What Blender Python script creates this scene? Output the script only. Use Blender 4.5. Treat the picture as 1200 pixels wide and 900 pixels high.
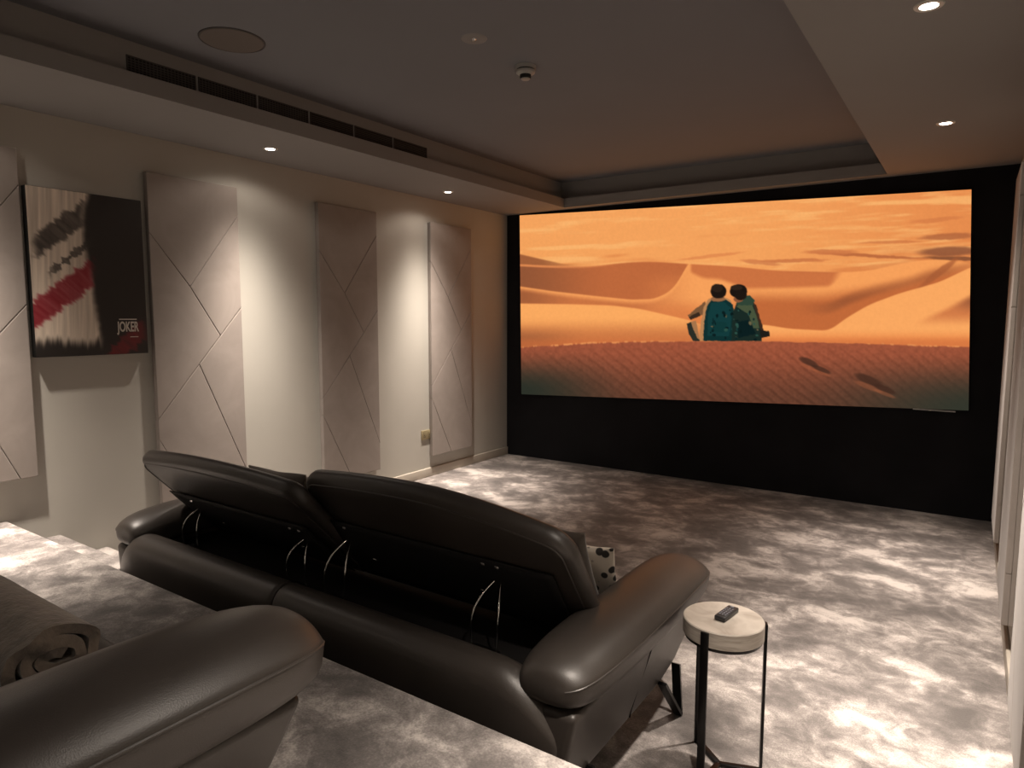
import bpy, bmesh, math, random
import numpy as np
from mathutils import Vector, Matrix
random.seed(7)
for _o in list(bpy.data.objects): bpy.data.objects.remove(_o)
SC = bpy.context.scene
COL = SC.collection

# ------------------------------------------------------------------ dimensions
H = 2.64            # soffit height
HC = 2.905          # tray ceiling height
XL, XR, YS, YB = -4.275, 0.217, 6.151, -1.9
TL, TR, TY, TB = -3.482, -0.6145, 6.016, -1.1
PZ, PY = 0.427, 1.395   # platform height / front edge

# ------------------------------------------------------------------ camera
CZ, YAW, PITCH, ROLL, FPX = 1.5318, 0.5998, 0.0984, 0.0022, 787.3
f = Vector((-math.sin(YAW)*math.cos(PITCH), math.cos(YAW)*math.cos(PITCH), -math.sin(PITCH)))
r = Vector((math.cos(YAW), math.sin(YAW), 0)); u = r.cross(f)
r2 = r*math.cos(ROLL)+u*math.sin(ROLL); u2 = u*math.cos(ROLL)-r*math.sin(ROLL)
cam = bpy.data.cameras.new('camera'); cam.sensor_width = 36; cam.lens = FPX/1200*36; cam.clip_start = .02
co = bpy.data.objects.new('camera', cam); COL.objects.link(co)
m = Matrix((r2, u2, -f)).transposed().to_4x4(); m.translation = Vector((0, 0, CZ)); co.matrix_world = m
SC.camera = co
# ------------------------------------------------------------------ world, exposure
w = bpy.data.worlds.new('world'); SC.world = w; w.use_nodes = True
w.node_tree.nodes['Background'].inputs[0].default_value = (.8, .85, 1, 1)
w.node_tree.nodes['Background'].inputs[1].default_value = 0.0
vs = SC.view_settings
vs.view_transform = 'Standard'; vs.look = 'None'; vs.exposure = 0.2; vs.gamma = 1; vs.use_curve_mapping = False
SPOT_W, SPOT_COL = 760, (1.0, .87, .75)
LAMP_SPOTS = [(-3.905, 4.70), (-3.90, 2.868), (-3.90, 1.10), (-3.90, -.8), (-.195, 4.65), (-.195, 2.905), (-.195, 1.15), (-.195, -.6)]

# ------------------------------------------------------------------ materials
def s2l(c):
    return tuple(((x/255)/12.92 if x/255 <= .04045 else ((x/255+.055)/1.055)**2.4) for x in c)
class NT:
    def __init__(s, name):
        s.m = bpy.data.materials.new(name); s.m.use_nodes = True; s.t = s.m.node_tree
        s.b = s.t.nodes['Principled BSDF']; s.out = s.t.nodes['Material Output']
    def n(s, typ, **kw):
        nd = s.t.nodes.new(typ)
        for k, v in kw.items():
            if k in nd.inputs: nd.inputs[k].default_value = v
            else: setattr(nd, k, v)
        return nd
    def l(s, a, b): s.t.links.new(a, b)
    def coord(s, scale=(1, 1, 1), rot=(0, 0, 0), kind='Object'):
        tc = s.n('ShaderNodeTexCoord'); mp = s.n('ShaderNodeMapping')
        mp.inputs['Scale'].default_value = scale; mp.inputs['Rotation'].default_value = rot
        s.l(tc.outputs[kind], mp.inputs['Vector']); return mp.outputs['Vector']
    def ramp(s, fac, stops):
        rp = s.n('ShaderNodeValToRGB'); e = rp.color_ramp.elements
        while len(e) < len(stops): e.new(.5)
        for el, (p, c) in zip(e, stops): el.position = p; el.color = (*c, 1)
        s.l(fac, rp.inputs['Fac']); return rp.outputs['Color']
    def bump(s, h, strength, dist=.01):
        b = s.n('ShaderNodeBump'); b.inputs['Strength'].default_value = strength; b.inputs['Distance'].default_value = dist
        s.l(h, b.inputs['Height']); s.l(b.outputs['Normal'], s.b.inputs['Normal'])
def plain(name, col, rough=.6, metal=0, var=.12, vscale=6, bump=0, bscale=200, sheen=0, coat=0, spec=None):
    t = NT(name); v = t.coord()
    nz = t.n('ShaderNodeTexNoise', Scale=vscale, Detail=5.0); t.l(v, nz.inputs['Vector'])
    a = tuple(c*(1-var) for c in col); b = tuple(min(1, c*(1+var)) for c in col)
    t.l(t.ramp(nz.outputs['Fac'], [(.3, a), (.7, b)]), t.b.inputs['Base Color'])
    t.b.inputs['Roughness'].default_value = rough; t.b.inputs['Metallic'].default_value = metal
    if sheen: t.b.inputs['Sheen Weight'].default_value = sheen
    if coat: t.b.inputs['Coat Weight'].default_value = coat
    if spec is not None: t.b.inputs['Specular IOR Level'].default_value = spec
    if bump:
        n2 = t.n('ShaderNodeTexNoise', Scale=bscale, Detail=3.0); t.l(v, n2.inputs['Vector']); t.bump(n2.outputs['Fac'], bump, .004)
    return t.m
def leather(name, col, rough=.40):
    t = NT(name); v = t.coord()
    nz = t.n('ShaderNodeTexNoise', Scale=5.0, Detail=6.0); t.l(v, nz.inputs['Vector'])
    t.l(t.ramp(nz.outputs['Fac'], [(.3, tuple(c*.85 for c in col)), (.7, tuple(c*1.15 for c in col))]), t.b.inputs['Base Color'])
    vo = t.n('ShaderNodeTexVoronoi', Scale=420.0); t.l(v, vo.inputs['Vector'])
    n2 = t.n('ShaderNodeTexNoise', Scale=9.0, Detail=2.0, Distortion=.6); t.l(v, n2.inputs['Vector'])
    mx = t.n('ShaderNodeMath', operation='MULTIPLY_ADD'); t.l(n2.outputs['Fac'], mx.inputs[0]); mx.inputs[1].default_value = 3.0
    t.l(vo.outputs['Distance'], mx.inputs[2]); t.bump(mx.outputs[0], .08, .0022)
    t.b.inputs['Roughness'].default_value = rough
    return t.m
def carpet_mat():
    t = NT('carpet_pile'); v = t.coord((1, 1, 1), (0, 0, .5), 'Object')
    st = t.coord((1, 1.35, 1), (0, 0, -.45))
    a = t.n('ShaderNodeTexNoise', Scale=2.3, Detail=8.0, Roughness=.6, Distortion=.35); t.l(st, a.inputs['Vector'])
    b = t.n('ShaderNodeTexNoise', Scale=8.5, Detail=8.0, Roughness=.66, Distortion=.7); t.l(v, b.inputs['Vector'])
    c = t.n('ShaderNodeTexNoise', Scale=170.0, Detail=3.0); t.l(v, c.inputs['Vector'])
    m1 = t.n('ShaderNodeMath', operation='MULTIPLY_ADD'); t.l(b.outputs['Fac'], m1.inputs[0]); m1.inputs[1].default_value = .42
    m0 = t.n('ShaderNodeMath', operation='MULTIPLY'); t.l(a.outputs['Fac'], m0.inputs[0]); m0.inputs[1].default_value = .75
    t.l(m0.outputs[0], m1.inputs[2])
    m2 = t.n('ShaderNodeMath', operation='MULTIPLY_ADD'); t.l(c.outputs['Fac'], m2.inputs[0]); m2.inputs[1].default_value = .17; t.l(m1.outputs[0], m2.inputs[2])
    col = t.ramp(m2.outputs[0], [(.525, (.085, .076, .072)), (.63, (.15, .134, .127)), (.70, (.27, .244, .23)), (.785, (.54, .495, .465))])
    t.l(col, t.b.inputs['Base Color'])
    t.b.inputs['Roughness'].default_value = .75; t.b.inputs['Sheen Weight'].default_value = .15
    m3 = t.n('ShaderNodeMath', operation='MULTIPLY_ADD'); t.l(b.outputs['Fac'], m3.inputs[0]); m3.inputs[1].default_value = 2.5; t.l(c.outputs['Fac'], m3.inputs[2])
    t.bump(m3.outputs[0], .35, .006)
    return t.m
def emit(name, col, strength):
    t = NT(name); e = t.n('ShaderNodeEmission'); e.inputs[0].default_value = (*col, 1); e.inputs[1].default_value = strength
    t.l(e.outputs[0], t.out.inputs['Surface']); return t.m
def picture_mat(name, strength, glow=True):
    t = NT(name); at = t.n('ShaderNodeAttribute', attribute_name='paint')
    if glow:
        e = t.n('ShaderNodeEmission'); e.inputs[1].default_value = strength; t.l(at.outputs['Color'], e.inputs[0]); t.l(e.outputs[0], t.out.inputs['Surface'])
    else:
        t.l(at.outputs['Color'], t.b.inputs['Base Color']); t.b.inputs['Roughness'].default_value = .5
    return t.m
def suede():
    t = NT('panel_suede'); v = t.coord()
    nz = t.n('ShaderNodeTexNoise', Scale=3.2, Detail=7.0, Roughness=.6, Distortion=.8); t.l(v, nz.inputs['Vector'])
    t.l(t.ramp(nz.outputs['Fac'], [(.3, (.245, .213, .192)), (.7, (.305, .266, .24))]), t.b.inputs['Base Color'])
    n2 = t.n('ShaderNodeTexNoise', Scale=400.0, Detail=2.0); t.l(v, n2.inputs['Vector']); t.bump(n2.outputs['Fac'], .12, .002)
    t.b.inputs['Roughness'].default_value = .85; t.b.inputs['Sheen Weight'].default_value = .12
    return t.m
def travertine():
    t = NT('pale_stone'); v = t.coord((1, 1, 9), (0, .1, .3))
    wv = t.n('ShaderNodeTexNoise', Scale=9.0, Detail=8.0, Distortion=1.2); t.l(v, wv.inputs['Vector'])
    t.l(t.ramp(wv.outputs['Fac'], [(.3, (.32, .28, .24)), (.52, (.44, .395, .345)), (.7, (.51, .465, .41))]), t.b.inputs['Base Color'])
    t.b.inputs['Roughness'].default_value = .5; return t.m
def patterned():
    t = NT('patterned_weave'); v = t.coord((1, 1, 1), (0, 0, .6))
    vo = t.n('ShaderNodeTexVoronoi', Scale=26.0, Randomness=.45); t.l(v, vo.inputs['Vector'])
    t.l(t.ramp(vo.outputs['Distance'], [(.36, (.03, .026, .024)), (.44, (.62, .55, .47))]), t.b.inputs['Base Color'])
    t.b.inputs['Roughness'].default_value = .9; return t.m
M = dict(
    wall=plain('greige_wall_paint', (.43, .415, .375), .8, var=.03, vscale=2, bump=.05),
    ceil=plain('glow_offset_ceiling_paint', (.19, .195, .215), .9, var=.02, vscale=2),  # blue tint put into the grey to offset orange screen light
    soffit=plain('grey_soffit_paint', (.26, .25, .245), .9, var=.02, vscale=2),
    black=plain('matt_black_wall_fabric', (.010, .010, .012), .85, var=.25, vscale=3, bump=.1, bscale=500, spec=.2),
    skirting=plain('skirting_paint', (.46, .42, .36), .45, var=.02),
    carpet=carpet_mat(), suede=suede(),
    leather=leather('dark_brown_leather', (.036, .030, .026)),
    liner=plain('black_liner_cloth', (.008, .007, .007), .7, var=.2, bump=.2, bscale=300, spec=.25),
    chrome=plain('chrome', (.75, .74, .72), .12, 1, var=.02),
    blackmetal=plain('black_metal', (.012, .011, .011), .32, .6, var=.1),
    stone=travertine(), patterned=patterned(),
    velvet=plain('brown_grey_velvet', (.075, .058, .045), .85, var=.25, vscale=9, sheen=.4, bump=.1),
    fleece=plain('taupe_fleece', (.17, .135, .105), .95, var=.3, vscale=30, sheen=.5, bump=.7, bscale=90),
    lamp=emit('lamp_glow', (1, .9, .75), 22), white=plain('white_plastic', (.36, .35, .33), .4, var=.03),
    trim=plain('downlight_trim', (.6, .58, .55), .4, var=.02),
    grille=plain('dark_speaker_grille', (.15, .13, .115), .8, var=.08, vscale=300, bump=.5, bscale=500),
    duct=plain('dark_duct', (.006, .006, .006), .8), vent=plain('vent_bars', (.055, .05, .048), .6),
    brass=plain('brushed_brass_plate', (.42, .36, .22), .4, .5, var=.05),
    posteredge=plain('poster_edge', (.012, .011, .010), .6), ink=plain('pale_ink', (.50, .46, .41), .6, var=.05),
    remote=plain('black_plastic', (.02, .02, .022), .4), button=plain('grey_button', (.16, .17, .2), .5),
    picture=picture_mat('screen_picture', .88), print=picture_mat('poster_print', 1, False),
    edge=plain('screen_edge_strip', (.45, .44, .43), .5),
)
# ------------------------------------------------------------------ mesh helpers
def mk(name, verts, faces, mat, parent=None, smooth=35, loc=None):
    me = bpy.data.meshes.new(name); me.from_pydata([tuple(v) for v in verts], [], faces); me.validate()
    bm = bmesh.new(); bm.from_mesh(me); bmesh.ops.recalc_face_normals(bm, faces=bm.faces); bm.to_mesh(me); bm.free()
    return fin(name, me, mat, parent, smooth, loc)
def fin(name, me, mat, parent=None, smooth=35, loc=None):
    me.materials.append(M[mat] if isinstance(mat, str) else mat)
    if smooth:
        me.shade_smooth(); me.set_sharp_from_angle(angle=math.radians(smooth))
    o = bpy.data.objects.new(name, me); COL.objects.link(o)
    if parent: o.parent = parent
    if loc: o.location = loc
    return o
def bmo(name, bm, mat, parent=None, smooth=35, loc=None):
    bmesh.ops.recalc_face_normals(bm, faces=bm.faces)
    me = bpy.data.meshes.new(name); bm.to_mesh(me); bm.free(); return fin(name, me, mat, parent, smooth, loc)
def rbox(name, lo, hi, rad, mat, parent=None, seg=4, cuts=0, deform=None, smooth=40):
    bm = bmesh.new(); bmesh.ops.create_cube(bm, size=1)
    c = [(a+b)/2 for a, b in zip(lo, hi)]; s = [b-a for a, b in zip(lo, hi)]
    for v in bm.verts: v.co = Vector([v.co[i]*s[i]+c[i] for i in range(3)])
    if cuts: bmesh.ops.subdivide_edges(bm, edges=bm.edges[:], cuts=cuts, use_grid_fill=True)
    if rad:
        es = [e for e in bm.edges if len(e.link_faces) == 2 and e.calc_face_angle() > .5]
        bmesh.ops.bevel(bm, geom=es, offset=rad, segments=seg, profile=.5, affect='EDGES', clamp_overlap=True)
    if deform:
        for v in bm.verts: v.co = deform(v.co.copy())
    return bmo(name, bm, mat, parent, smooth)
def boxes(name, lst, mat, parent=None):
    vs, fs = [], []
    for lo, hi in lst:
        b = len(vs)
        vs += [(x, y, z) for x in (lo[0], hi[0]) for y in (lo[1], hi[1]) for z in (lo[2], hi[2])]
        fs += [tuple(b+i for i in q) for q in ((0, 1, 3, 2), (4, 6, 7, 5), (0, 4, 5, 1), (2, 3, 7, 6), (0, 2, 6, 4), (1, 5, 7, 3))]
    return mk(name, vs, fs, mat, parent, 0)
def loft(name, rings, mat, parent=None, cap=True, smooth=50):
    n = len(rings[0]); vs = [p for rg in rings for p in rg]; fs = []
    for i in range(len(rings)-1):
        for j in range(n):
            fs.append((i*n+j, i*n+(j+1) % n, (i+1)*n+(j+1) % n, (i+1)*n+j))
    if cap:
        fs.append(tuple(range(n))[::-1]); fs.append(tuple((len(rings)-1)*n+j for j in range(n)))
    return mk(name, vs, fs, mat, parent, smooth)
def rbar(name, lo, hi, rad, endr, mat, parent=None, deform=None, nx=22):
    """cushion-like bar along x: rounded-rectangle section, rounded ends"""
    def section(d):
        y0, y1, z0, z1 = lo[1]+d, hi[1]-d, lo[2]+d, hi[2]-d; rr = max(.004, min(rad-d*.6, (y1-y0)/2-.001, (z1-z0)/2-.001)); P = []
        for cy, cz_, a0 in ((y1-rr, z1-rr, 0), (y0+rr, z1-rr, 90), (y0+rr, z0+rr, 180), (y1-rr, z0+rr, 270)):
            P += [(cy+rr*math.cos(math.radians(a0+15*k)), cz_+rr*math.sin(math.radians(a0+15*k))) for k in range(7)]
        out = []
        for i, p in enumerate(P):
            q = P[(i+1) % len(P)]; out.append(p)
            if i % 7 == 6: out += [(p[0]+(q[0]-p[0])*k/5, p[1]+(q[1]-p[1])*k/5) for k in range(1, 5)]
        return out
    xs = [(lo[0]+endr*(1-math.cos(a)), endr*(1-math.sin(a))) for a in np.linspace(.0, math.pi/2, 7)]
    xs += [(lo[0]+endr+(hi[0]-lo[0]-2*endr)*k/nx, 0) for k in range(1, nx)]
    xs += [(hi[0]-endr*(1-math.cos(a)), endr*(1-math.sin(a))) for a in np.linspace(math.pi/2, .0, 7)]
    rings = []
    for x, d in xs:
        rg = [Vector((x, y, z)) for y, z in section(d)]
        rings.append([deform(p) for p in rg] if deform else rg)
    return loft(name, rings, mat, parent, True, 60)
def tube(name, pts, rad, mat, parent=None, n=8, closed=False):
    pts = [Vector(p) for p in pts]; rings = []
    N = len(pts); prev = None
    for i, p in enumerate(pts):
        a = pts[(i-1) % N] if (closed or i > 0) else p; b = pts[(i+1) % N] if (closed or i < N-1) else p
        d = (b-a).normalized()
        if prev is None: k = d.orthogonal().normalized()
        else: k = (prev-d*prev.dot(d)).normalized()
        prev = k; q = d.cross(k)
        rings.append([p+(k*math.cos(2*math.pi*j/n)+q*math.sin(2*math.pi*j/n))*rad for j in range(n)])
    if closed: rings.append(rings[0])
    return loft(name, rings, mat, parent, cap=not closed)
def lathe(name, prof, mat, parent=None, n=40, loc=(0, 0, 0), smooth=35):
    rings = [[(r_*math.cos(2*math.pi*j/n)+loc[0], r_*math.sin(2*math.pi*j/n)+loc[1], z+loc[2]) for j in range(n)] for r_, z in prof]
    return loft(name, rings, mat, parent, True, smooth)
def prism(name, poly, bev, to3, t0, t1, mat, parent=None, seg=3, smooth=40):
    """polygon extruded along a third axis; to3(a, b, t) -> xyz"""
    bm = bmesh.new()
    A = [bm.verts.new(to3(a, b, t0)) for a, b in poly]; B = [bm.verts.new(to3(a, b, t1)) for a, b in poly]
    n = len(poly); bm.faces.new(A); bm.faces.new(B)
    for i in range(n): bm.faces.new((A[i], A[(i+1) % n], B[(i+1) % n], B[i]))
    bmesh.ops.recalc_face_normals(bm, faces=bm.faces)
    if bev:
        es = [e for e in bm.edges if e.calc_face_angle() > .4]
        bmesh.ops.bevel(bm, geom=es, offset=bev, segments=seg, profile=.5, affect='EDGES', clamp_overlap=True)
    return bmo(name, bm, mat, parent, smooth)
def empty(name, loc, label, cat, group=None, rz=0):
    o = bpy.data.objects.new(name, None); COL.objects.link(o); o.location = loc; o.rotation_euler = (0, 0, rz); o.empty_display_size = .1
    return tag(o, label, cat, group)
def tag(o, label, cat, group=None):
    o['label'] = label; o['category'] = cat
    if group: o['group'] = group
    return o
def struct(o, label=None):
    o['kind'] = 'structure'
    if label: o['label'] = label
    return o
def copy_tree(o, parent=None):
    c = o.copy(); COL.objects.link(c); c.parent = parent
    for ch in list(o.children): copy_tree(ch, c)
    return c

# ------------------------------------------------------------------ room shell
T = .12
def wallbox(name, lo, hi, mat, label, cat='wall'):
    o = boxes(name, [(lo, hi)], mat); struct(o, label); o['category'] = cat; return o
fl = wallbox('floor', (XL-T, YB-T, -T), (XR+T, YS+T, 0), 'carpet', 'mottled silky grey carpet across the lower floor', 'floor')
wallbox('wall_left', (XL-T, YB-T, 0), (XL, YS+T, HC), 'wall', 'greige painted wall behind the poster and padded panels')
wallbox('wall_right', (XR, YB-T, 0), (XR+T, YS+T, HC), 'wall', 'greige painted wall opposite the poster')
wallbox('wall_front', (XL, YS, 0), (XR, YS+T, HC), 'black', 'matt black wall behind the cinema screen')
wallbox('wall_back', (XL, YB-T, 0), (XR, YB, HC), 'wall', 'greige painted wall behind the upper sofa')
wallbox('ceiling', (XL-T, YB-T, HC), (XR+T, YS+T, HC+T), 'ceil', 'smooth grey ceiling inside the recessed tray', 'ceiling')
LZ, D = 2.73, .08
def soffit(name, lo, hi, rlo, rhi, label):
    o = boxes(name, [((*lo, H), (*hi, LZ)), ((*rlo, LZ), (*rhi, HC))], 'soffit'); struct(o, label); o['category'] = 'ceiling'
soffit('ceiling_soffit_left', (XL, YB), (TL, YS), (XL, YB), (TL-D, YS), 'lowered ceiling band above the poster wall with stepped edge')
soffit('ceiling_soffit_right', (TR, YB), (XR, YS), (TR+D, YB), (XR, YS), 'lowered ceiling band along the wall opposite the poster')
soffit('ceiling_soffit_front', (TL, TY), (TR, YS), (TL-D, TY+D), (TR+D, YS), 'narrow lowered ceiling band above the cinema screen')
soffit('ceiling_soffit_back', (TL, YB), (TR, TB), (TL-D, YB), (TR+D, TB-D), 'lowered ceiling band at the rear of the room')
def baseboard(name, x0, x1, y0, y1, z0, label):
    o = rbox(name, (x0, y0, z0), (x1, y1, z0+.085), .006, 'skirting'); struct(o, label); o['category'] = 'baseboard'
baseboard('baseboard_left', XL, XL+.018, PY+.52, YS, 0, 'low painted skirting board under the padded panels')
baseboard('baseboard_right', XR-.018, XR, PY, YS, 0, 'low painted skirting board on the wall opposite the poster')
# raised platform for the rear sofa, carpeted, and the steps beside the sofa
o = rbox('floor_platform', (XL, YB, 0), (XR, PY, PZ), .018, 'carpet'); struct(o, 'raised carpeted platform carrying the rear sofa'); o['category'] = 'platform'
o = rbox('floor_step', (XL, PY, 0), (-3.445, PY+.25, .285), .014, 'carpet'); struct(o, 'upper carpeted step down from the platform'); o['category'] = 'step'
o = rbox('floor_step', (XL, PY+.25, 0), (-3.445, PY+.50, .1425), .014, 'carpet'); struct(o, 'lower carpeted step beside the front sofa'); o['category'] = 'step'

# ------------------------------------------------------------------ cinema screen with its picture
def vnoise(x, y, seed=0):
    rs = np.random.RandomState(seed); tab = rs.rand(256, 256)
    xi = np.floor(x).astype(int); yi = np.floor(y).astype(int); fx = x-xi; fy = y-yi
    fx = fx*fx*(3-2*fx); fy = fy*fy*(3-2*fy)
    g = lambda a, b: tab[a % 256, b % 256]
    return (g(xi, yi)*(1-fx)+g(xi+1, yi)*fx)*(1-fy)+(g(xi, yi+1)*(1-fx)+g(xi+1, yi+1)*fx)*fy
def fbm(x, y, seed=0, o=5):
    s = 0; a = .5
    for i in range(o): s = s+a*vnoise(x*2**i, y*2**i, seed+i); a *= .5
    return s
def sst(e0, e1, x): t = np.clip((x-e0)/(e1-e0), 0, 1); return t*t*(3-2*t)
def mixc(a, b, k): return a*(1-k[..., None])+np.asarray(b, float)*k[..., None]
def inpoly(x, y, P):
    ins = np.zeros(x.shape, bool); n = len(P)
    for i in range(n):
        (x1, y1), (x2, y2) = P[i], P[(i+1) % n]
        if y1 == y2: continue
        ins ^= ((y1 > y) != (y2 > y)) & (x < (x2-x1)*(y-y1)/(y2-y1)+x1)
    return ins.astype(float)
def curve(x, P): return np.interp(x, [p[0] for p in P], [p[1] for p in P])
def smoothcurve(x, P):
    xs = np.linspace(P[0][0], P[-1][0], 400); ys = curve(xs, P); k = np.ones(25)/25
    ys = np.convolve(np.pad(ys, 12, mode='edge'), k, 'valid'); return np.interp(x, xs, ys)
def paint_desert(U, V):
    X = 39+2267*U; Y = (161-131*U)*(1-V)+(1059+81*U)*V
    k_ = lambda lo, hi, v: sst(lo, hi, v)
    n1 = fbm(X/150, Y/150, 3); n2 = fbm(X/40, Y/40, 5)
    C = np.zeros(U.shape+(3,))+np.array([247, 174, 108.])
    C = mixc(C, (231, 147, 88), k_(.45, 1.05, U)*.9)
    st = fbm(X/330+Y/300, Y/30+X/700, 11, 5); st2 = fbm(X/520+4, Y/60+X/900, 21, 4)
    C = mixc(C, (254, 196, 130), k_(.47, .70, st)*.8); C = mixc(C, (218, 134, 80), k_(.52, .74, st2)*.65*k_(150, 330, Y))
    def lens(cx, cy, ra, rb, c, al=1.0, tilt=0.0):
        nonlocal C
        dx = X-cx; dy = Y-cy-dx*tilt+10*(n2-.5); d = np.sqrt((dx/ra)**2+(dy/rb)**2)
        C = mixc(C, c, k_(1.05, .55, d)*al)
    for q in ((2200, 336, 190, 30, (146, 92, 66), .9, -.03), (2260, 372, 230, 12, (120, 76, 56), .8, .03), (2190, 262, 170, 20, (176, 106, 70), .8, -.06), (1800, 358, 320, 10, (186, 110, 70), .9, .05), (1600, 340, 160, 16, (206, 126, 80), .8, 0), (1420, 382, 200, 12, (200, 120, 76), .8, -.02),
              (2130, 180, 160, 14, (206, 124, 78), .5, -.1), (1900, 290, 190, 9, (200, 120, 76), .6, -.02), (1250, 392, 120, 14, (204, 124, 80), .7, .1), (1000, 360, 200, 10, (222, 140, 88), .7, -.12)): lens(*q)
    P = lambda pts: smoothcurve(X, pts)
    # wedge of a far dune at the left
    C = mixc(C, (158, 98, 64), k_(-4, 6, Y-P([(0, 342), (130, 372), (260, 400), (420, 402)]))*k_(400, 120, X)*.95)
    # ground colour of everything below the haze
    top0 = P([(0, 402), (200, 412), (400, 413), (560, 392), (700, 386), (880, 398), (1114, 410), (1330, 432), (1500, 436), (1640, 440), (1780, 435), (1960, 395), (2060, 378), (2200, 376), (2330, 400)])
    g = mixc(np.zeros(U.shape+(3,))+np.array([250, 172, 106.]), (226, 138, 82), k_(560, 700, Y))
    k = k_(-3, 5, Y-top0); C = C*(1-k[..., None])+g*k[..., None]
    # big shaded dune at the left
    bot = P([(0, 506), (200, 535), (420, 560), (600, 578), (710, 574), (780, 545), (830, 498), (862, 440), (885, 398), (900, 380)])
    k = k_(-3, 6, Y-top0)*k_(5, -4, Y-bot)*k_(905, 870, X)
    C = mixc(C, (192, 112, 70), k); C = mixc(C, (140, 88, 62), k*k_(520, 0, X)*.85); C = mixc(C, (216, 132, 80), k*k_(600, 820, X)*k_(420, 520, Y)*.7)
    C = mixc(C, (236, 154, 98), k_(9, 2, abs(Y-top0-3))*k_(620, 100, X)*.8)
    # slope under it, lit rim, and the bright flat
    L = P([(0, 598), (300, 602), (500, 608), (640, 624), (780, 654), (900, 682), (1000, 720)])
    kk = k_(0, 34, Y-bot)*k_(4, -6, Y-L)*k_(960, 560, X)
    C = mixc(C, (196, 116, 72), kk*.85); C = mixc(C, (150, 92, 62), kk*k_(330, 40, X)*.7)
    C = mixc(C, (222, 136, 82), k_(560, 660, Y)*k_(4, -6, Y-L)*k_(620, 800, X)*k_(1000, 860, X)*.8)
    k = k_(-3, 6, Y-L)*k_(1040, 900, X); C = mixc(C, (254, 182, 112), k)
    C = mixc(C, (204, 124, 76), k*k_(660, 770, Y)*.9); C = mixc(C, (150, 94, 64), k*k_(690, 800, Y)*k_(420, 40, X)*.8)
    # shaded saddle behind the hikers
    bt = P([(880, 430), (960, 468), (1050, 474), (1180, 520), (1400, 516), (1610, 508), (1640, 470)])
    k = k_(-3, 6, Y-top0)*k_(16, -12, Y-bt)*k_(890, 910, X)*k_(1660, 1600, X+(Y-470)*.5)
    C = mixc(C, (204, 120, 74), k*.95); C = mixc(C, (180, 104, 66), k*k_(1280, 1560, X)*k_(450, 430, Y)*.8)
    # dark flank of the great dune at the right
    Hh = P([(1000, 690), (1280, 704), (1400, 724), (1600, 734), (1680, 672), (1800, 602), (1950, 546), (2150, 490), (2330, 405)])
    crest = P([(1000, 545), (1300, 545), (1560, 545), (1800, 510), (2000, 470), (2120, 425), (2330, 395)])
    k = k_(-30, 60, Y-crest)*k_(4, -4, Y-Hh)*k_(1040, 1240, X)
    C = mixc(C, (196, 113, 67), k); C = mixc(C, (150, 88, 58), k*k_(46, 6, abs(Y-(crest*.45+Hh*.55-26)))*k_(1400, 1700, X)*.75)
    lens(2150, 440, 120, 26, (168, 98, 62), .75, -.75)
    # lit slope, shaded triangle and lower glow
    k = k_(-3, 5, Y-Hh)*k_(1120, 1200, X); C = mixc(C, (253, 180, 113), k)
    tri = P([(1900, 740), (2060, 672), (2200, 602), (2330, 535)]); k = k_(-6, 40, Y-tri)*k_(720, 640, Y)*k_(1950, 2120, X)
    C = mixc(C, (206, 124, 78), k*.85); C = mixc(C, (150, 92, 64), k*k_(2180, 2320, X)*k_(660, 580, Y)*.8)
    C = mixc(C, (236, 146, 86), k_(720, 785, Y)*k_(1100, 1250, X)*.85); C = mixc(C, (206, 116, 70), k_(755, 800, Y)*.6)
    C = C*(1+.05*(fbm(X/9, Y/9, 45)-.5))[..., None]
    # front ridge with wind ripples
    ridge = P([(0, 822), (300, 802), (620, 790), (1200, 786), (1600, 794), (2000, 806), (2330, 816)])+7*(fbm(X/34, Y*0, 8)-.5)
    fg = mixc(np.zeros(U.shape+(3,))+np.array([158, 88, 66.]), (100, 64, 51), k_(800, 1120, Y))
    ph = (X*.66-Y*.82+34*fbm(X/170, Y/170, 31))/40*2*np.pi; rip = np.sin(ph)*.7+np.sin(2*ph+1)*.3
    fg = fg+rip[..., None]*np.array([9, 6, 5.])*(k_(0, 70, Y-ridge)*(.45+.9*fbm(X/130, Y/90, 33)))[..., None]
    fg = fg*(1+.22*(fbm(X/12, Y/12, 41)-.5))[..., None]
    fg = mixc(fg, (40, 50, 45), k_(700, 20, X)*k_(810, 1040, Y)*.95); fg = mixc(fg, (48, 56, 50), k_(1350, 2330, X)*k_(830, 1130, Y)*.95)
    for a, b, ra, rb in ((1496, 893, 52, 20), (1560, 930, 52, 14), (1800, 985, 76, 26), (1880, 1030, 60, 18)):
        dx = X-a; dy = (Y-b)-dx*.38; fg = mixc(fg, (66, 44, 36), k_(1.25, .4, (dx/ra)**2+(dy/rb)**2)*.75); fg = mixc(fg, (176, 104, 72), k_(1.2, .5, (dx/ra)**2+((dy-rb*1.3)/(rb*.6))**2)*.35)
    k = k_(-2, 4, Y-ridge); C = C*(1-k[..., None])+fg*k[..., None]
    C = mixc(C, (240, 164, 104), k_(8, 1, abs(Y-ridge))*k_(.42, .62, fbm(X/22, Y*0, 61))*k_(1100, 500, X)*.8+k_(7, 1, abs(Y-ridge))*k_(.5, .62, fbm(X/22, Y*0, 61))*k_(1500, 2000, X)*.7)
    # two hikers resting on the ridge, seen from behind
    wxx = X+7*(fbm(X/16, Y/16, 71)-.5); wyy = Y+7*(fbm(X/16, Y/16, 75)-.5)
    def poly(pts, c, al=1.0):
        nonlocal C
        C = mixc(C, np.array(c)*1.0, inpoly(wxx, wyy, pts)*al)
    def ell(cx, cy, ra, rb, c):
        nonlocal C
        C = mixc(C, c, k_(1.12, .88, ((wxx-cx)/ra)**2+((wyy-cy)/rb)**2))
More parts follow.
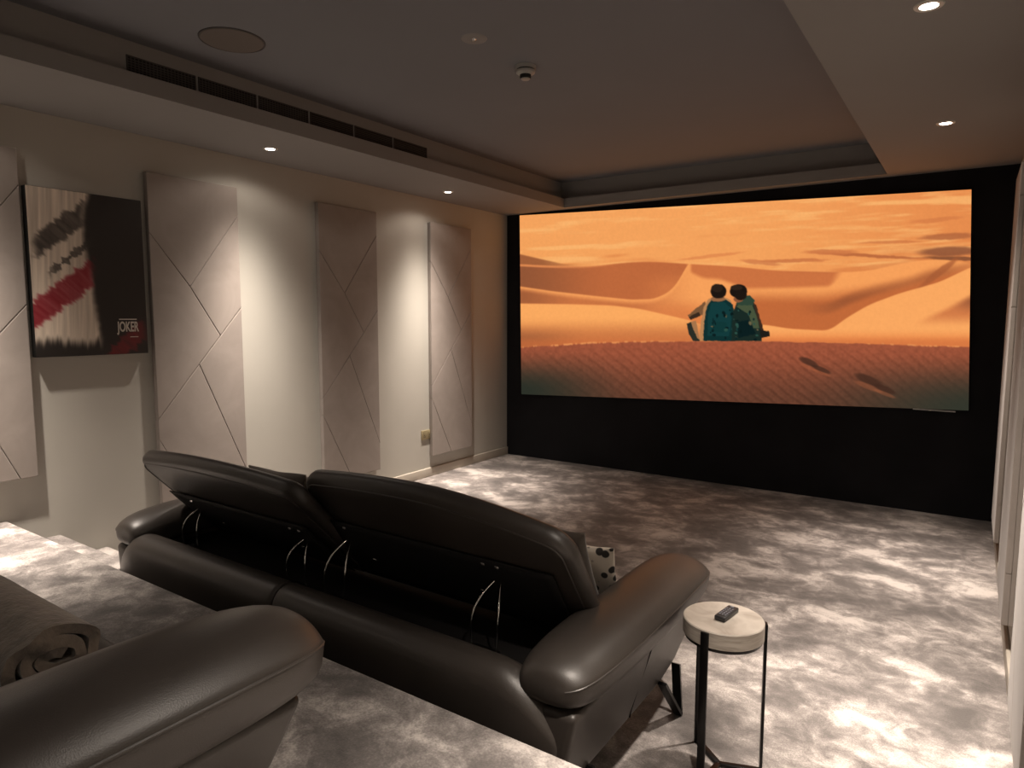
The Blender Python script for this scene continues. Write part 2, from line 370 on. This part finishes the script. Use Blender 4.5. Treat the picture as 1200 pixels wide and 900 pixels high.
    poly([(878, 700), (900, 690), (952, 786), (912, 786), (890, 750)], (44, 48, 44)); poly([(900, 690), (926, 684), (946, 780), (930, 770)], (168, 124, 88))
    poly([(884, 656), (930, 620), (972, 586), (980, 640), (930, 668), (892, 672)], (122, 90, 64)); poly([(890, 664), (940, 640), (950, 660), (900, 680)], (58, 44, 36))
    poly([(944, 786), (950, 690), (966, 610), (990, 572), (1060, 562), (1100, 580), (1112, 640), (1118, 786)], (186, 140, 98))
    poly([(962, 786), (968, 690), (980, 610), (1004, 578), (1076, 576), (1112, 604), (1126, 690), (1120, 786)], (16, 50, 54))
    poly([(984, 760), (986, 650), (1004, 592), (1070, 590), (1100, 616), (1104, 700), (1092, 762)], (20, 62, 68)); poly([(1000, 740), (1004, 690), (1080, 690), (1082, 742)], (18, 58, 62))
    poly([(1104, 786), (1112, 640), (1134, 590), (1178, 566), (1216, 590), (1244, 650), (1262, 730), (1258, 786)], (26, 44, 42))
    poly([(1130, 612), (1160, 586), (1206, 596), (1232, 660), (1246, 720), (1216, 722), (1190, 650)], (72, 88, 68)); poly([(1126, 600), (1146, 566), (1196, 556), (1222, 580), (1214, 606), (1160, 606)], (48, 72, 62))
    poly([(1212, 590), (1228, 604), (1268, 730), (1256, 740)], (62, 44, 34)); poly([(1246, 730), (1296, 736), (1300, 762), (1254, 772)], (32, 30, 28))
    poly([(1130, 690), (1190, 680), (1230, 750), (1140, 770)], (12, 32, 36))
    for q in range(46):
        ell(random.uniform(985, 1240), random.uniform(620, 780), random.uniform(3, 9), random.uniform(3, 10), random.choice([(110, 104, 80), (10, 30, 34), (44, 84, 80), (12, 32, 36), (14, 40, 44), (26, 62, 64), (10, 28, 30)]))
    ell(1036, 574, 36, 14, (150, 108, 78)); ell(1140, 576, 24, 16, (140, 92, 66))
    ell(1040, 536, 40, 36, (30, 23, 20)); ell(1032, 520, 30, 20, (44, 34, 28)); ell(1140, 534, 44, 34, (28, 22, 20)); ell(1152, 556, 30, 24, (30, 24, 21)); ell(1130, 518, 30, 14, (46, 36, 30))
    return np.clip(C*np.array([.98, .925, .85]), 0, 255)
def lin(C):
    c = C/255; return np.where(c <= .04045, c/12.92, ((c+.055)/1.055)**2.4)
def painted_grid(name, nx, ny, P, painter, mat, parent):
    """P(u, v) -> xyz; the picture is kept as one colour per vertex of a fine grid"""
    U, V = np.meshgrid(np.linspace(0, 1, nx), np.linspace(0, 1, ny)); xyz = P(U, V).reshape(-1, 3)
    idx = np.arange(nx*ny).reshape(ny, nx)
    q = np.stack([idx[:-1, :-1], idx[1:, :-1], idx[1:, 1:], idx[:-1, 1:]], -1).reshape(-1, 4)
    me = bpy.data.meshes.new(name); me.from_pydata(xyz.tolist(), [], q.tolist())
    o3 = [-1/3, 0, 1/3]; acc = 0
    for a in o3:
        for b in o3: random.seed(7); acc = acc+painter(U+a/(nx-1), V+b/(ny-1))
    rgb = lin(acc/9).reshape(-1, 3); at = me.color_attributes.new('paint', 'FLOAT_COLOR', 'POINT')
    at.data.foreach_set('color', np.concatenate([rgb, np.ones((len(rgb), 1))], 1).astype(np.float32).ravel())
    return fin(name, me, mat, parent, 0)
sx, sy = -2.05, YS
scr = empty('cinema_screen', (sx, sy, 0), 'wide glowing cinema screen showing two hikers resting on orange desert dunes', 'screen')
PY_ = YS-.030
c4 = [(-4.091, 2.625), (-.069, 2.484), (-4.060, .694), (.007, .839)]     # top left, top right, bottom left, bottom right
def scrP(U, V):
    a, b, c, d = [np.array(q) for q in c4]
    xz = (a*(1-U[..., None])+b*U[..., None])*(1-V[..., None])+(c*(1-U[..., None])+d*U[..., None])*V[..., None]
    return np.stack([xz[..., 0]-sx, np.full(U.shape, PY_-sy), xz[..., 1]], -1)
dl, dr = [Vector((q[0], PY_, 1.6-CZ)).dot(f) for q in (c4[0], c4[1])]
painted_grid('picture', 601, 271, scrP, lambda U, V: paint_desert(U*dr/((1-U)*dl+U*dr), V), 'picture', scr)
e_ = .008
prism('screen_frame', [(c4[0][0]-e_-sx, c4[0][1]+e_), (c4[1][0]+e_-sx, c4[1][1]+e_), (c4[3][0]+e_-sx, c4[3][1]-e_), (c4[2][0]-e_-sx, c4[2][1]-e_)], .002, lambda a, b, t: (a, t, b), -.028, -.001, 'black', scr)
rbox('screen_edge_strip', (-.356-sx, -.033, .818), (-.075-sx, -.028, .827), .001, 'edge', scr, 1)

# ------------------------------------------------------------------ padded wall panels
PW, PZ0, PZ1, PT = .62, .20, 2.42, .042
A_, B_, C_, D_, E_ = (0, 2.42), (.62, 2.42), (.62, 2.232), (.251, 1.728), (0, 2.055)
F_, G_, I_, J_, K_ = (.452, 1.405), (.62, 1.60), (.291, 1.218), (0, .88), (.62, .43)
L_, M_, N_, O_ = (0, .758), (.285, .20), (0, .20), (.62, .20)
tall = [[A_, B_, C_, D_, E_], [C_, G_, F_, D_], [E_, D_, F_, I_, J_], [G_, K_, I_, F_], [J_, I_, K_, O_, M_, L_], [L_, M_, N_]]
Q_ = (.534, .65)
short = [[A_, B_, C_, D_, E_], [C_, G_, F_, D_], [E_, D_, F_, I_, J_], [G_, (.62, .65), Q_, I_, F_], [J_, I_, Q_, (0, .65)]]
def inset(poly, d):
    n = len(poly); ar = sum(poly[i][0]*poly[(i+1) % n][1]-poly[(i+1) % n][0]*poly[i][1] for i in range(n)); sgn = 1 if ar > 0 else -1
    out = []
    for i in range(n):
        p0, p1, p2 = Vector(poly[i-1]), Vector(poly[i]), Vector(poly[(i+1) % n])
        d1 = (p1-p0).normalized(); d2 = (p2-p1).normalized()
        n1 = Vector((-d1.y, d1.x))*sgn; n2 = Vector((-d2.y, d2.x))*sgn
        k = (n1+n2); k = k/max(.35, k.length_squared)*2; out.append(tuple(p1+k*d))
    return out
def acoustic_panel(loc, pieces, z0, label, rz=0):
    t = empty('acoustic_panel', loc, label, 'wall panel', 'padded wall panels', rz)
    # local: x out of the wall, y along it (0 at the far-left edge), z up
    boxes('backing', [((0, .004, z0+.004), (.016, PW-.004, PZ1-.004))], 'suede', t)
    for pc in pieces:
        prism('upholstered_piece', inset(pc, .0012), .004, lambda a, b, x: (x, a, b), .016, PT, 'suede', t, 2, 0)
    return t
def place_panel(src, loc, label, rz=0):
    c = copy_tree(src); c.location = loc; c.rotation_euler = (0, 0, rz); c['label'] = label; return c
acoustic_panel((XL+.0015, .92, 0), short, .65, 'shorter padded panel with diagonal seams over the platform, beside the poster')
p1 = acoustic_panel((XL+.0015, 2.215, 0), tall, .20, 'tall padded panel with diagonal seams between the poster and a bare wall strip')
place_panel(p1, (XL+.0015, 3.525, 0), 'tall padded panel with diagonal seams, middle one between poster and screen wall')
place_panel(p1, (XL+.0015, 4.835, 0), 'tall padded panel with diagonal seams beside the brass socket plate')
for y1, lb in ((5.46, 'tall padded panel opposite the poster wall, first from the black screen wall'), (4.15, 'tall padded panel opposite the poster wall, second from the black screen wall'), (2.84, 'tall padded panel opposite the poster wall, third from the black screen wall')):
    place_panel(p1, (XR-.0015, y1, 0), lb, math.pi)

# ------------------------------------------------------------------ poster
def paint_poster(U, V):
    # plain abstract brushwork: pale upright band, charcoal and crimson diagonal strokes on black
    C = np.zeros(U.shape+(3,))+np.array([27, 23, 21.]); n = fbm(U*6, V*9, 71); br = fbm(U*46+V*3, V*2.2, 77); bd = fbm((U+V*.6)*2.5, (V-U*.6)*40, 83)
    k = sst(.05, -.03, U-.50+.05*np.sin(V*5)+.06*(n-.5))*sst(.96, .88, V+.10*(br-.5))
    C = mixc(C, (204, 190, 174), k*(.70+.5*br))
    def stroke(c, off, wd, u0, u1, al):
        nonlocal C
        d = abs(V-off+.55*(U-.25)); m_ = sst(wd, wd*.55, d+.10*(bd-.5))*sst(u0-.05, u0+.04, U+.08*(bd-.5))*sst(u1+.05, u1-.06, U+.10*(bd-.5)); C = mixc(C, c, m_*al*(.6+.6*bd))
    stroke((52, 47, 44), .24, .085, .05, .47, .95); stroke((44, 40, 38), .44, .03, .16, .52, .8)
    stroke((128, 20, 34), .62, .10, -.1, .52, 1.0); stroke((104, 22, 28), 1.24, .09, .42, .97, .95)
    return np.clip(C, 0, 255)
PYA, PYB, PZA, PZB, PD = 1.562, 2.172, 1.308, 2.235, .05
po = empty('wall_poster', (XL, PYA, PZA), 'dark poster with pale and crimson abstract blotches and block lettering', 'poster')
rbox('poster_board', (.001, 0, 0), (PD-.001, PYB-PYA, PZB-PZA), .003, 'posteredge', po, 2)
painted_grid('poster_print', 150, 220, lambda U, V: np.stack([np.full(U.shape, PD+.0006), U*(PYB-PYA-.004)+.002, (1-V)*(PZB-PZA-.004)+.002], -1), paint_poster, 'print', po)
def lettering(name, txt, y0, z0, h, wdt, parent, x):
    cu = bpy.data.curves.new(name, 'FONT'); cu.body = txt; cu.extrude = .0008; cu.offset = .022
    to = bpy.data.objects.new(name+'_tmp', cu); COL.objects.link(to); bpy.context.view_layer.update()
    me = bpy.data.meshes.new_from_object(to.evaluated_get(bpy.context.evaluated_depsgraph_get())); bpy.data.objects.remove(to)
    xs = [v.co.x for v in me.vertices]; ys = [v.co.y for v in me.vertices]
    for v in me.vertices:
        a, b = (v.co.x-min(xs))/(max(xs)-min(xs)), (v.co.y-min(ys))/(max(ys)-min(ys)); v.co = Vector((x+v.co.z, y0+a*wdt, z0+b*h))
    me.update(); me.name = name; return fin(name, me, 'ink', parent, 0)
lettering('title_lettering', 'JOKER', .430, .116, .080, .128, po, PD+.002)
boxes('small_print', [((PD+.0007, .445, .206), (PD+.0016, .548, .212))], 'ink', po)
boxes('small_print', [((PD+.0007, .505, .101), (PD+.0016, .553, .105))], 'ink', po)

# ------------------------------------------------------------------ ceiling fittings
def downlight(x, y, label, power=1.0):
    t = empty('downlight', (x, y, H), label, 'downlight', 'recessed soffit downlights')
    lathe('trim_ring', [(.030, .0), (.030, -.004), (.034, -.006), (.046, -.005), (.049, .0)], 'trim', t, 36)
    lathe('lamp_lens', [(.0005, -.0035), (.030, -.0035), (.030, -.001), (.0005, -.001)], 'lamp', t, 28)
    L = bpy.data.lights.new('lamp_beam', 'SPOT'); L.energy = SPOT_W*power; L.color = SPOT_COL; L.spot_size = math.radians(150); L.spot_blend = .4; L.shadow_soft_size = .03
    # reflector beam profile: intensity falls off with a power of the cosine from the lamp axis
    L.use_nodes = True; nt = L.node_tree; em = nt.nodes['Emission']; tc = nt.nodes.new('ShaderNodeTexCoord'); sp = nt.nodes.new('ShaderNodeSeparateXYZ')
    ab = nt.nodes.new('ShaderNodeMath'); ab.operation = 'ABSOLUTE'; pw = nt.nodes.new('ShaderNodeMath'); pw.operation = 'POWER'; pw.inputs[1].default_value = 18.0
    ad = nt.nodes.new('ShaderNodeMath'); ad.operation = 'ADD'; ad.inputs[1].default_value = .008
    nt.links.new(tc.outputs['Normal'], sp.inputs[0]); nt.links.new(sp.outputs['Z'], ab.inputs[0]); nt.links.new(ab.outputs[0], pw.inputs[0]); nt.links.new(pw.outputs[0], ad.inputs[0]); nt.links.new(ad.outputs[0], em.inputs['Strength'])
    lo = bpy.data.objects.new('lamp_beam', L); COL.objects.link(lo); lo.parent = t; lo.location = (0, 0, -.012)
side = ['lit recessed downlight in the ceiling band over the poster wall, ', 'lit recessed downlight in the ceiling band opposite the poster wall, ']
nth = ['first from the screen', 'second from the screen', 'third from the screen', 'fourth from the screen']
for i, (x, y) in enumerate(LAMP_SPOTS): downlight(x, y, side[i//4]+nth[i % 4], .6 if i == 4 else 1.0)   # one dimmer lamp
t = empty('ceiling_speaker', (-3.13, 2.10, HC), 'round dark speaker grille flush in the grey tray ceiling', 'speaker')
lathe('grille', [(.0005, -.006), (.145, -.006), (.150, -.002), (.150, 0)], 'grille', t, 48)
lathe('rim', [(.150, 0), (.150, -.005), (.156, -.004), (.157, 0)], 'vent', t, 48)
t = empty('smoke_detector', (-2.11, 3.21, HC), 'small round smoke detector hanging below the tray ceiling', 'smoke detector')
lathe('base', [(.0005, -.018), (.056, -.018), (.058, -.012), (.058, 0)], 'white', t, 36)
lathe('dark_gap_ring', [(.0005, -.026), (.046, -.026), (.048, -.018), (.0005, -.018)], 'duct', t, 36)
lathe('cover', [(.0005, -.046), (.036, -.046), (.052, -.036), (.055, -.026), (.0005, -.026)], 'white', t, 36)
lathe('sensor_chamber', [(.0005, -.066), (.026, -.066), (.031, -.060), (.031, -.046), (.0005, -.046)], 'duct', t, 36)
lathe('sensor_cap', [(.0005, -.071), (.022, -.071), (.026, -.066), (.0005, -.066)], 'white', t, 36)
t = empty('sprinkler_rosette', (-2.12, 2.76, HC), 'flat round ceiling rosette with tiny shiny centre beside the smoke detector', 'ceiling fitting')
lathe('plate', [(.0005, -.004), (.055, -.004), (.064, -.002), (.066, 0)], 'soffit', t, 40)
lathe('centre_stud', [(.0005, -.012), (.008, -.011), (.013, -.004), (.0005, -.004)], 'chrome', t, 20)
# linear vent in the recess face above the poster wall
vx = TL-D
t = empty('air_vent', (vx, 1.80, 2.745), 'long dark linear air vent of six grilles in the tray edge', 'air vent')
edges = [1.786, 2.165, 2.54, 2.915, 3.29, 3.665, 4.04]
for i in range(6):
    a, b = edges[i]+.008-1.80, edges[i+1]-.008-1.80; z0, z1 = .004, .088
    fr = boxes('grille_frame', [((0, a, z0), (.006, b, z0+.006)), ((0, a, z1-.006), (.006, b, z1)), ((0, a, z0), (.006, a+.006, z1)), ((0, b-.006, z0), (.006, b, z1))], 'vent', t)
    boxes('duct_opening', [((0, a+.006, z0+.006), (.0012, b-.006, z1-.006))], 'duct', fr)
    bars = [((.0012, a+.006, z), (.004, b-.006, z+.004)) for z in np.linspace(z0+.016, z1-.02, 5)]
    if i < 3: bars += [((.0013, y, z0+.006), (.0045, y+.005, z1-.006)) for y in np.linspace(a+.02, b-.025, 18)]
    boxes('grille_bars', bars, 'vent', fr)
# brass socket plate
t = empty('socket_plate', (XL, 4.72, .368), 'brushed brass double socket plate low on the wall beside a padded panel', 'socket')
rbox('plate', (0, 0, 0), (.010, .15, .09), .003, 'brass', t, 2)
for k in (0, 1):
    boxes('switch', [((.010, .022+k*.07, .062), (.014, .036+k*.07, .078))], 'brass', t)
    boxes('pin_slots', [((.0099, .030+k*.07+dy, .022+dz), (.0105, .036+k*.07+dy, .032+dz)) for dy, dz in ((0, 0), (.016, 0), (.008, .016))], 'duct', t)

# ------------------------------------------------------------------ sofa
HWID = 1.33        # half width; local: x across, y 0 at the back, z up
def pad_profile():
    P = [(-.108, .490), (-.104, .528), (-.080, .562), (-.035, .584), (.015, .592), (.065, .587), (.108, .573), (.142, .551), (.158, .531), (.157, .500), (.145, .460), (.112, .438), (.04, .430), (-.03, .430), (-.08, .438), (-.102, .460)]
    out = []
    n = len(P)
    for i in range(n):
        p0, p1, p2, p3 = [Vector(P[(i+k) % n]) for k in (-1, 0, 1, 2)]
        for t_ in (0, .25, .5, .75):
            out.append(.5*((2*p1)+(p2-p0)*t_+(2*p0-5*p1+4*p2-p3)*t_**2+(3*p1-p0-3*p2+p3)*t_**3))
    return out
PROF = pad_profile(); SEAM_I = 8*4
def pad_point(p, tt, s, xc, y0, y1):
    k = (1-abs(tt)**6)**(1/3.0); drop = .022*abs(tt)**4; bul = .015*(1-tt*tt)
    ux = p.x*(.30+.70*k)+bul*(1 if p.x > 0 else .3); cz = .510
    z = cz+(p.y-cz)*(.22+.78*k)-drop
    return (s*(xc+ux), (y0+y1)/2+tt*(y1-y0)/2, z)
def headrest(name, cx, w, yb, zb, yt, zt, parent, fall=0):
    """padded backrest flap: rounded plate tilted from its lower edge (yb, zb) to its top (yt, zt)"""
    hgt = math.hypot(yt-yb, zt-zb); up = Vector((0, (yt-yb)/hgt, (zt-zb)/hgt)); nb = Vector((0, -up.z, up.y))   # nb points to the rear
    th = .08
    def outline(d):
        pts = []
        W, Hh = w/2-d, hgt
        R1, R2 = max(.085-d, .02), max(.06-d, .02)
        for (cxx, czz, rr, a0) in ((W-R1, Hh-d-R1, R1, 0), (-W+R1, Hh-d-R1, R1, 90), (-W+R2, d+R2, R2, 180), (W-R2, d+R2, R2, 270)):
            for k in range(9):
                a = math.radians(a0+90*k/8); pts.append((cxx+rr*math.cos(a), czz+rr*math.sin(a)))
            # straight run to the next corner is subdivided
            if a0 in (0, 180):
                x0 = pts[-1][0]; x1 = -x0
                for k in range(1, 12): pts.append((x0+(x1-x0)*k/12, pts[-1][1]))
        return [(x, z-.038*(abs(x)/(w/2))**2*(z/hgt)-fall*max(0, x/(w/2))**1.6*(z/hgt)) for x, z in pts]
    rings = []
    lay = [(.20, -.5*1.16), (.10, -.5*1.12), (.055, -.5), (.03, -.46), (.012, -.36), (.003, -.22), (0, 0), (.003, .22), (.012, .36), (.03, .46), (.055, .5), (.10, .5*1.06), (.20, .5*1.08)]
    for d, k in lay:
        rg = []
        for x, z in outline(d):
            thick = th*(.75+.25*(z/hgt))
            p = Vector((cx+x, yb, zb))+up*z+nb*(k*thick)+nb*(.02*math.sin(z/hgt*math.pi))
            rg.append(p)
        rings.append(rg)
    o = loft(name, rings, 'leather', parent, True, 60)
    # black liner cloth over the lower part of its rear side
    vs_, fs_ = [], []
    nx, nz = 24, 8
    for j in range(nz+1):
        for i in range(nx+1):
            x = (-.5+i/nx)*(w-.17); z = .045+(hgt*.56)*j/nz; thick = th*(.75+.25*(z/hgt))
            vs_.append(Vector((cx+x, yb, zb))+up*z+nb*(.5*1.08*thick+.006)+nb*(.02*math.sin(z/hgt*math.pi)))
    for j in range(nz):
        for i in range(nx): a = j*(nx+1)+i; fs_.append((a, a+1, a+nx+2, a+nx+1))
    lo = mk('rear_liner', vs_, fs_, 'liner', o, 60)
    md = lo.modifiers.new('thick', 'SOLIDIFY'); md.thickness = .004
    # stitched seam running along the rounded rim
    rim = [Vector((cx+x, yb, zb))+up*z+nb*(.472*th*(.75+.25*(z/hgt)))+nb*(.02*math.sin(z/hgt*math.pi)) for x, z in outline(.034)]
    tube('piping', rim, .0035, 'leather', o, 6, True)
    return o, up, nb, hgt
def make_sofa(loc, label, left_recline=True):
    s0 = empty('leather_sofa', loc, label, 'sofa', 'dark leather cinema sofas')
    Wd = HWID
    # rear shell: two padded sections with rounded tops
    for x0, x1 in ((-1.235, -.002), (.002, 1.235)):
        e = -1 if x0 < -1 else 1
        def sh(p, e=e):
            edge = max(0, (p.x*e-.98)/.255)
            p.z -= .17*edge**2.4*max(0, (p.z-.15)/.36); p.y += .05*edge**2
            p.y += -.014*math.sin((p.z-.15)/.36*math.pi)
            return p
        rbar('back_shell', (x0, .03, .15), (x1, .165, .515), .066, .02, 'leather', s0, sh, 30)
    # deck inside the open back, seat box and cushions
    rbox('deck', (-1.15, .10, .22), (1.15, .66, .40), .01, 'liner', s0, 2)
    rbox('light_gap_stop', (-1.15, .585, .36), (1.15, .63, .425), .012, 'liner', s0, 2)  # added strip, closes the gap where screen-lit deck showed under the flaps
    rbox('seat_base', (-1.17, .52, .17), (1.17, 1.02, .26), .03, 'leather', s0, 3)
    for x0, x1 in ((-1.165, -.003), (.003, 1.165)):
        def sc(p, a=(x0+x1)/2, b=(x1-x0)/2):
            k = max(0, 1-((p.x-a)/b)**4)
            if p.z > .32: p.z += .022*k*max(0, 1-((p.y-.80)/.34)**4)
            return p
        rbar('seat_cushion', (x0, .58, .25), (x1, 1.10, .375), .05, .03, 'leather', s0, sc)
    # arms: overhanging pad on a flared side panel
    for s in (1, -1):
        y0, y1 = .062, 1.20; xc = 1.17
        ts = [math.sin(a) for a in np.linspace(-math.pi/2*.985, math.pi/2*.985, 34)]
        rings = [[pad_point(p, t_, s, xc, y0, y1) for p in PROF] for t_ in ts]
        pad = loft('arm_pad', rings, 'leather', s0, True, 70)
        tube('piping', [rg[SEAM_I] for rg in rings[1:-1]], .0028, 'leather', pad, 6)
        poly = [(.065, .16), (.83, .16), (.965, .195), (1.085, .305), (1.14, .428), (.075, .428)]
        def to3(a, b, t_, s=s): return (s*(1.25-.12*t_+.055*((b-.16)/.28)**1.5-.015), a, b)
        side_ = prism('arm_side', poly, .022, to3, 0, 1, 'leather', s0, 4)
        tube('seam', [(s*(1.2375+.055*((z-.16)/.28)**1.5), y, z) for y, z in ((.62, .41), (.61, .34), (.585, .27), (.55, .20), (.545, .175))], .003, 'liner', side_, 6)
    # legs: folded V of flat black metal
    for s in (1, -1):
        for yy in (.20, .93):
            bx = s*1.27
            vs_, fs_ = [], []
            for (ya, za, yb_, zb_, xa, xb) in ((yy-.125, .175, yy, .0, bx-.02*s-.0, bx), (yy+.045, .175, yy, .0, bx-.03*s, bx)):
                b0 = len(vs_); d = Vector((0, yb_-ya, zb_-za)).normalized(); q = Vector((0, -d.z, d.y))*.006; wx = Vector((.017, 0, 0))
                for (xx, y_, z_) in ((xa, ya, za), (xb, yb_, zb_)):
                    for a in (-1, 1):
                        for b in (-1, 1): vs_.append(Vector((xx, y_, max(z_, .0)))+q*a+wx*b)
                fs_ += [tuple(b0+i for i in f_) for f_ in ((0, 1, 3, 2), (4, 6, 7, 5), (0, 4, 5, 1), (2, 3, 7, 6), (0, 2, 6, 4), (1, 5, 7, 3))]
            zmin = min(v.z for v in vs_)
            for v in vs_: v.z -= zmin
            vs_ = [Vector((v.x, v.y, v.z)) for v in vs_]
            mk('leg', vs_, fs_, 'blackmetal', s0, 0)
    # backrest flaps on chrome hoops
    for cx, w_, yt, zt in ((-.560, 1.19, .125, .912), (.552, 1.225, .225, .95)):
        o, up, nb, hg = headrest('backrest_flap', cx, w_, .56, .42, yt, zt, s0, .065 if cx > 0 else 0)
        for hx in (-.40, .40) if cx < 0 else (-.482, .268):
            x = cx+hx
            base = Vector((x, .275, .405)); zz = .28
            topc = Vector((x, .56, .42))+up*zz+nb*.045
            for dx, lean in ((-.028, .0), (.028, .0)):
                b0 = base+Vector((dx*1.5, dx*.4, 0)); pts = []
                for k in range(13):
                    q = k/12; p = b0.lerp(topc+Vector((dx*.25, 0, 0)), q); p += Vector((dx*.8*math.sin(q*math.pi), -.035*math.sin(q*math.pi), .02*math.sin(q*math.pi))); pts.append(p)
                tube('hinge_hoop', pts, .0038, 'chrome', s0, 8)
            rbox('hinge_foot', tuple(base-Vector((.055, .018, .006))), tuple(base+Vector((.055, .018, .008))), .003, 'blackmetal', s0, 2)
            for kx in (-.03, .03) if hx > 0 else (.03,):
                c = Vector((x+kx, .56, .42))+up*(zz+.09)+nb*.062
                rbox('hinge_bracket', tuple(c-Vector((.010, .006, .012))), tuple(c+Vector((.010, .006, .012))), .003, 'chrome', s0, 2)
            c = Vector((x+.10*(1 if hx < 0 else -1), .56, .42))+up*.19+nb*.060
            rbox('hinge_screw', tuple(c-Vector((.012, .005, .005))), tuple(c+Vector((.012, .005, .005))), .003, 'chrome', s0, 2)
    return s0
SX, SY = -2.13, 1.475
make_sofa((SX, SY, 0), 'long dark leather sofa on the lower floor with open tilted backrest flaps')
s2 = copy_tree([o for o in bpy.data.objects if o.name == 'leather_sofa'][0])
S2 = (SX-.11, SY-1.87, PZ)
s2.location = S2; s2['label'] = 'dark leather sofa up on the carpeted platform with a rolled blanket'

# ------------------------------------------------------------------ cushions and blanket
def cushion(name, loc, rot, w_, h_, t_, mat, label, seed=1):
    n = 22; vs_, fs_ = [], []
    rs = random.Random(seed)
    for sd in (1, -1):
        for j in range(n+1):
            for i in range(n+1):
                a, b = -1+2*i/n, -1+2*j/n; k = max(0, (1-abs(a)**2.6))**.62*max(0, (1-abs(b)**2.6))**.62
                pin = 1-.06*(1-abs(a)**2)*abs(b)**3; pin2 = 1-.06*(1-abs(b)**2)*abs(a)**3
                z = sd*(t_/2*k+.004)+.006*math.sin(a*5+seed)*math.cos(b*4)
                vs_.append((a*w_/2*pin2, b*h_/2*pin, z))
    N = (n+1)**2
    for k in (0, N):
        for j in range(n):
            for i in range(n): a = k+j*(n+1)+i; fs_.append((a, a+1, a+n+2, a+n+1) if k == 0 else (a, a+n+1, a+n+2, a+1))
    rimv = [i for i in range(n+1)]+[j*(n+1)+n for j in range(1, n+1)]+[n*(n+1)+i for i in range(n-1, -1, -1)]+[j*(n+1) for j in range(n-1, 0, -1)]
    for q in range(len(rimv)): a, b = rimv[q], rimv[(q+1) % len(rimv)]; fs_.append((a, b, b+N, a+N))
    o = mk(name, vs_, fs_, mat, None, 60); o.location = loc; o.rotation_euler = rot
    return tag(o, label, 'cushion')
cushion('scatter_cushion', (-1.29, 2.105, .615), (math.radians(117), 0, math.radians(2)), .42, .38, .11, 'velvet', 'dark brown velvet cushion propped against a backrest flap beside the sofa arm')
cushion('scatter_cushion', (-1.235, 2.295, .535), (math.radians(114), 0, math.radians(3)), .32, .28, .08, 'patterned', 'cream and black patterned cushion leaning on the velvet cushion', 3)
cushion('scatter_cushion', (-2.87, 2.13, .60), (math.radians(106), 0, math.radians(4)), .42, .34, .11, 'velvet', 'dark cushion behind the more reclined backrest flap, away from the stone table', 5)
def blanket(loc):
    th = .0205; turns = 2.7; n = 90; K = 26; length = .85
    mid = []
    for i in range(n+1):
        q = i/n; a = -math.pi*.35-q*turns*2*math.pi; rr = .074-(.074-.012)*q
        wob = 1+.05*math.sin(a*2.3+1)+.03*math.sin(a*5.1)
        mid.append(Vector((math.cos(a)*rr*1.22*wob, math.sin(a)*rr*.82*wob)))
    ring = []
    L, R_ = [], []
    for i, p in enumerate(mid):
        d = (mid[min(n, i+1)]-mid[max(0, i-1)]).normalized(); q = Vector((-d.y, d.x)); L.append(p+q*th/2); R_.append(p-q*th/2)
    loop = L+R_[::-1]; m_ = len(loop)
    vs_, fs_ = [], []
    for k in range(K+1):
        x = -length*k/K
        for p in loop:
            w1 = .004*math.sin(x*17+p.x*30)+.004*math.sin(x*31+p.y*40); endr = .006*math.sin(p.x*60+p.y*90) if k == 0 else 0
            vs_.append((x+endr, p.x*(1+w1), p.y*(1+w1*2)))
    for k in range(K):
        for j in range(m_): fs_.append((k*m_+j, k*m_+(j+1) % m_, (k+1)*m_+(j+1) % m_, (k+1)*m_+j))
    for base in (0, K*m_):
        for i in range(n): fs_.append((base+i, base+i+1, base+m_-2-i, base+m_-1-i))
    zmin = min(v[2] for v in vs_); vs_ = [(a, b, c-zmin) for a, b, c in vs_]
    o = mk('rolled_blanket', vs_, fs_, 'fleece', None, 60); o.location = loc
    tag(o, 'taupe fleece blanket rolled up on the platform sofa seat', 'blanket')
blanket((-1.385, .515, PZ+.398))

# ------------------------------------------------------------------ side table and remote
TX, TYY, TZ, TRAD = -.637, 2.195, .53, .1315
t = empty('side_table', (TX, TYY, 0), 'small round pale stone side table on three flat black metal legs', 'table')
lathe('table_top', [(.0005, TZ-.055), (TRAD-.003, TZ-.055), (TRAD, TZ-.052), (TRAD, TZ-.003), (TRAD-.003, TZ), (.0005, TZ)], 'stone', t, 64)
lathe('support_ring', [(.0005, TZ-.066), (TRAD-.006, TZ-.066), (TRAD-.004, TZ-.055), (.0005, TZ-.055)], 'blackmetal', t, 64)
for a in (20, 140, 262):
    ca, sa = math.cos(math.radians(a)), math.sin(math.radians(a))
    R3 = Matrix.Rotation(math.radians(a), 4, 'Z')
    lg = rbox('leg', (TRAD-.0005, -.013, 0), (TRAD+.0085, .013, TZ-.004), .0015, 'blackmetal', t, 2); lg.data.transform(R3)
    br = rbox('foot_bar', (0, -.010, .0), (TRAD, .010, .012), .0015, 'blackmetal', t, 2); br.data.transform(R3)
    bo = tube('bolt', [(TRAD+.008, 0, .035), (TRAD+.012, 0, .035)], .005, 'chrome', lg, 12); bo.data.transform(R3)
rm = empty('remote_control', (-.632, 2.212, TZ), 'small black remote control lying on the stone side table', 'remote', None, math.radians(-8))
rbox('case', (-.019, -.055, 0), (.019, .055, .017), .004, 'remote', rm, 3)
for j in range(5):
    for i in range(3):
        rbox('button', (-.013+i*.010, -.036+j*.014, .017), (-.007+i*.010, -.028+j*.014, .0185), .0015, 'button', rm, 2)
rbox('button', (-.006, .037, .017), (.006, .047, .0188), .002, 'button', rm, 2)
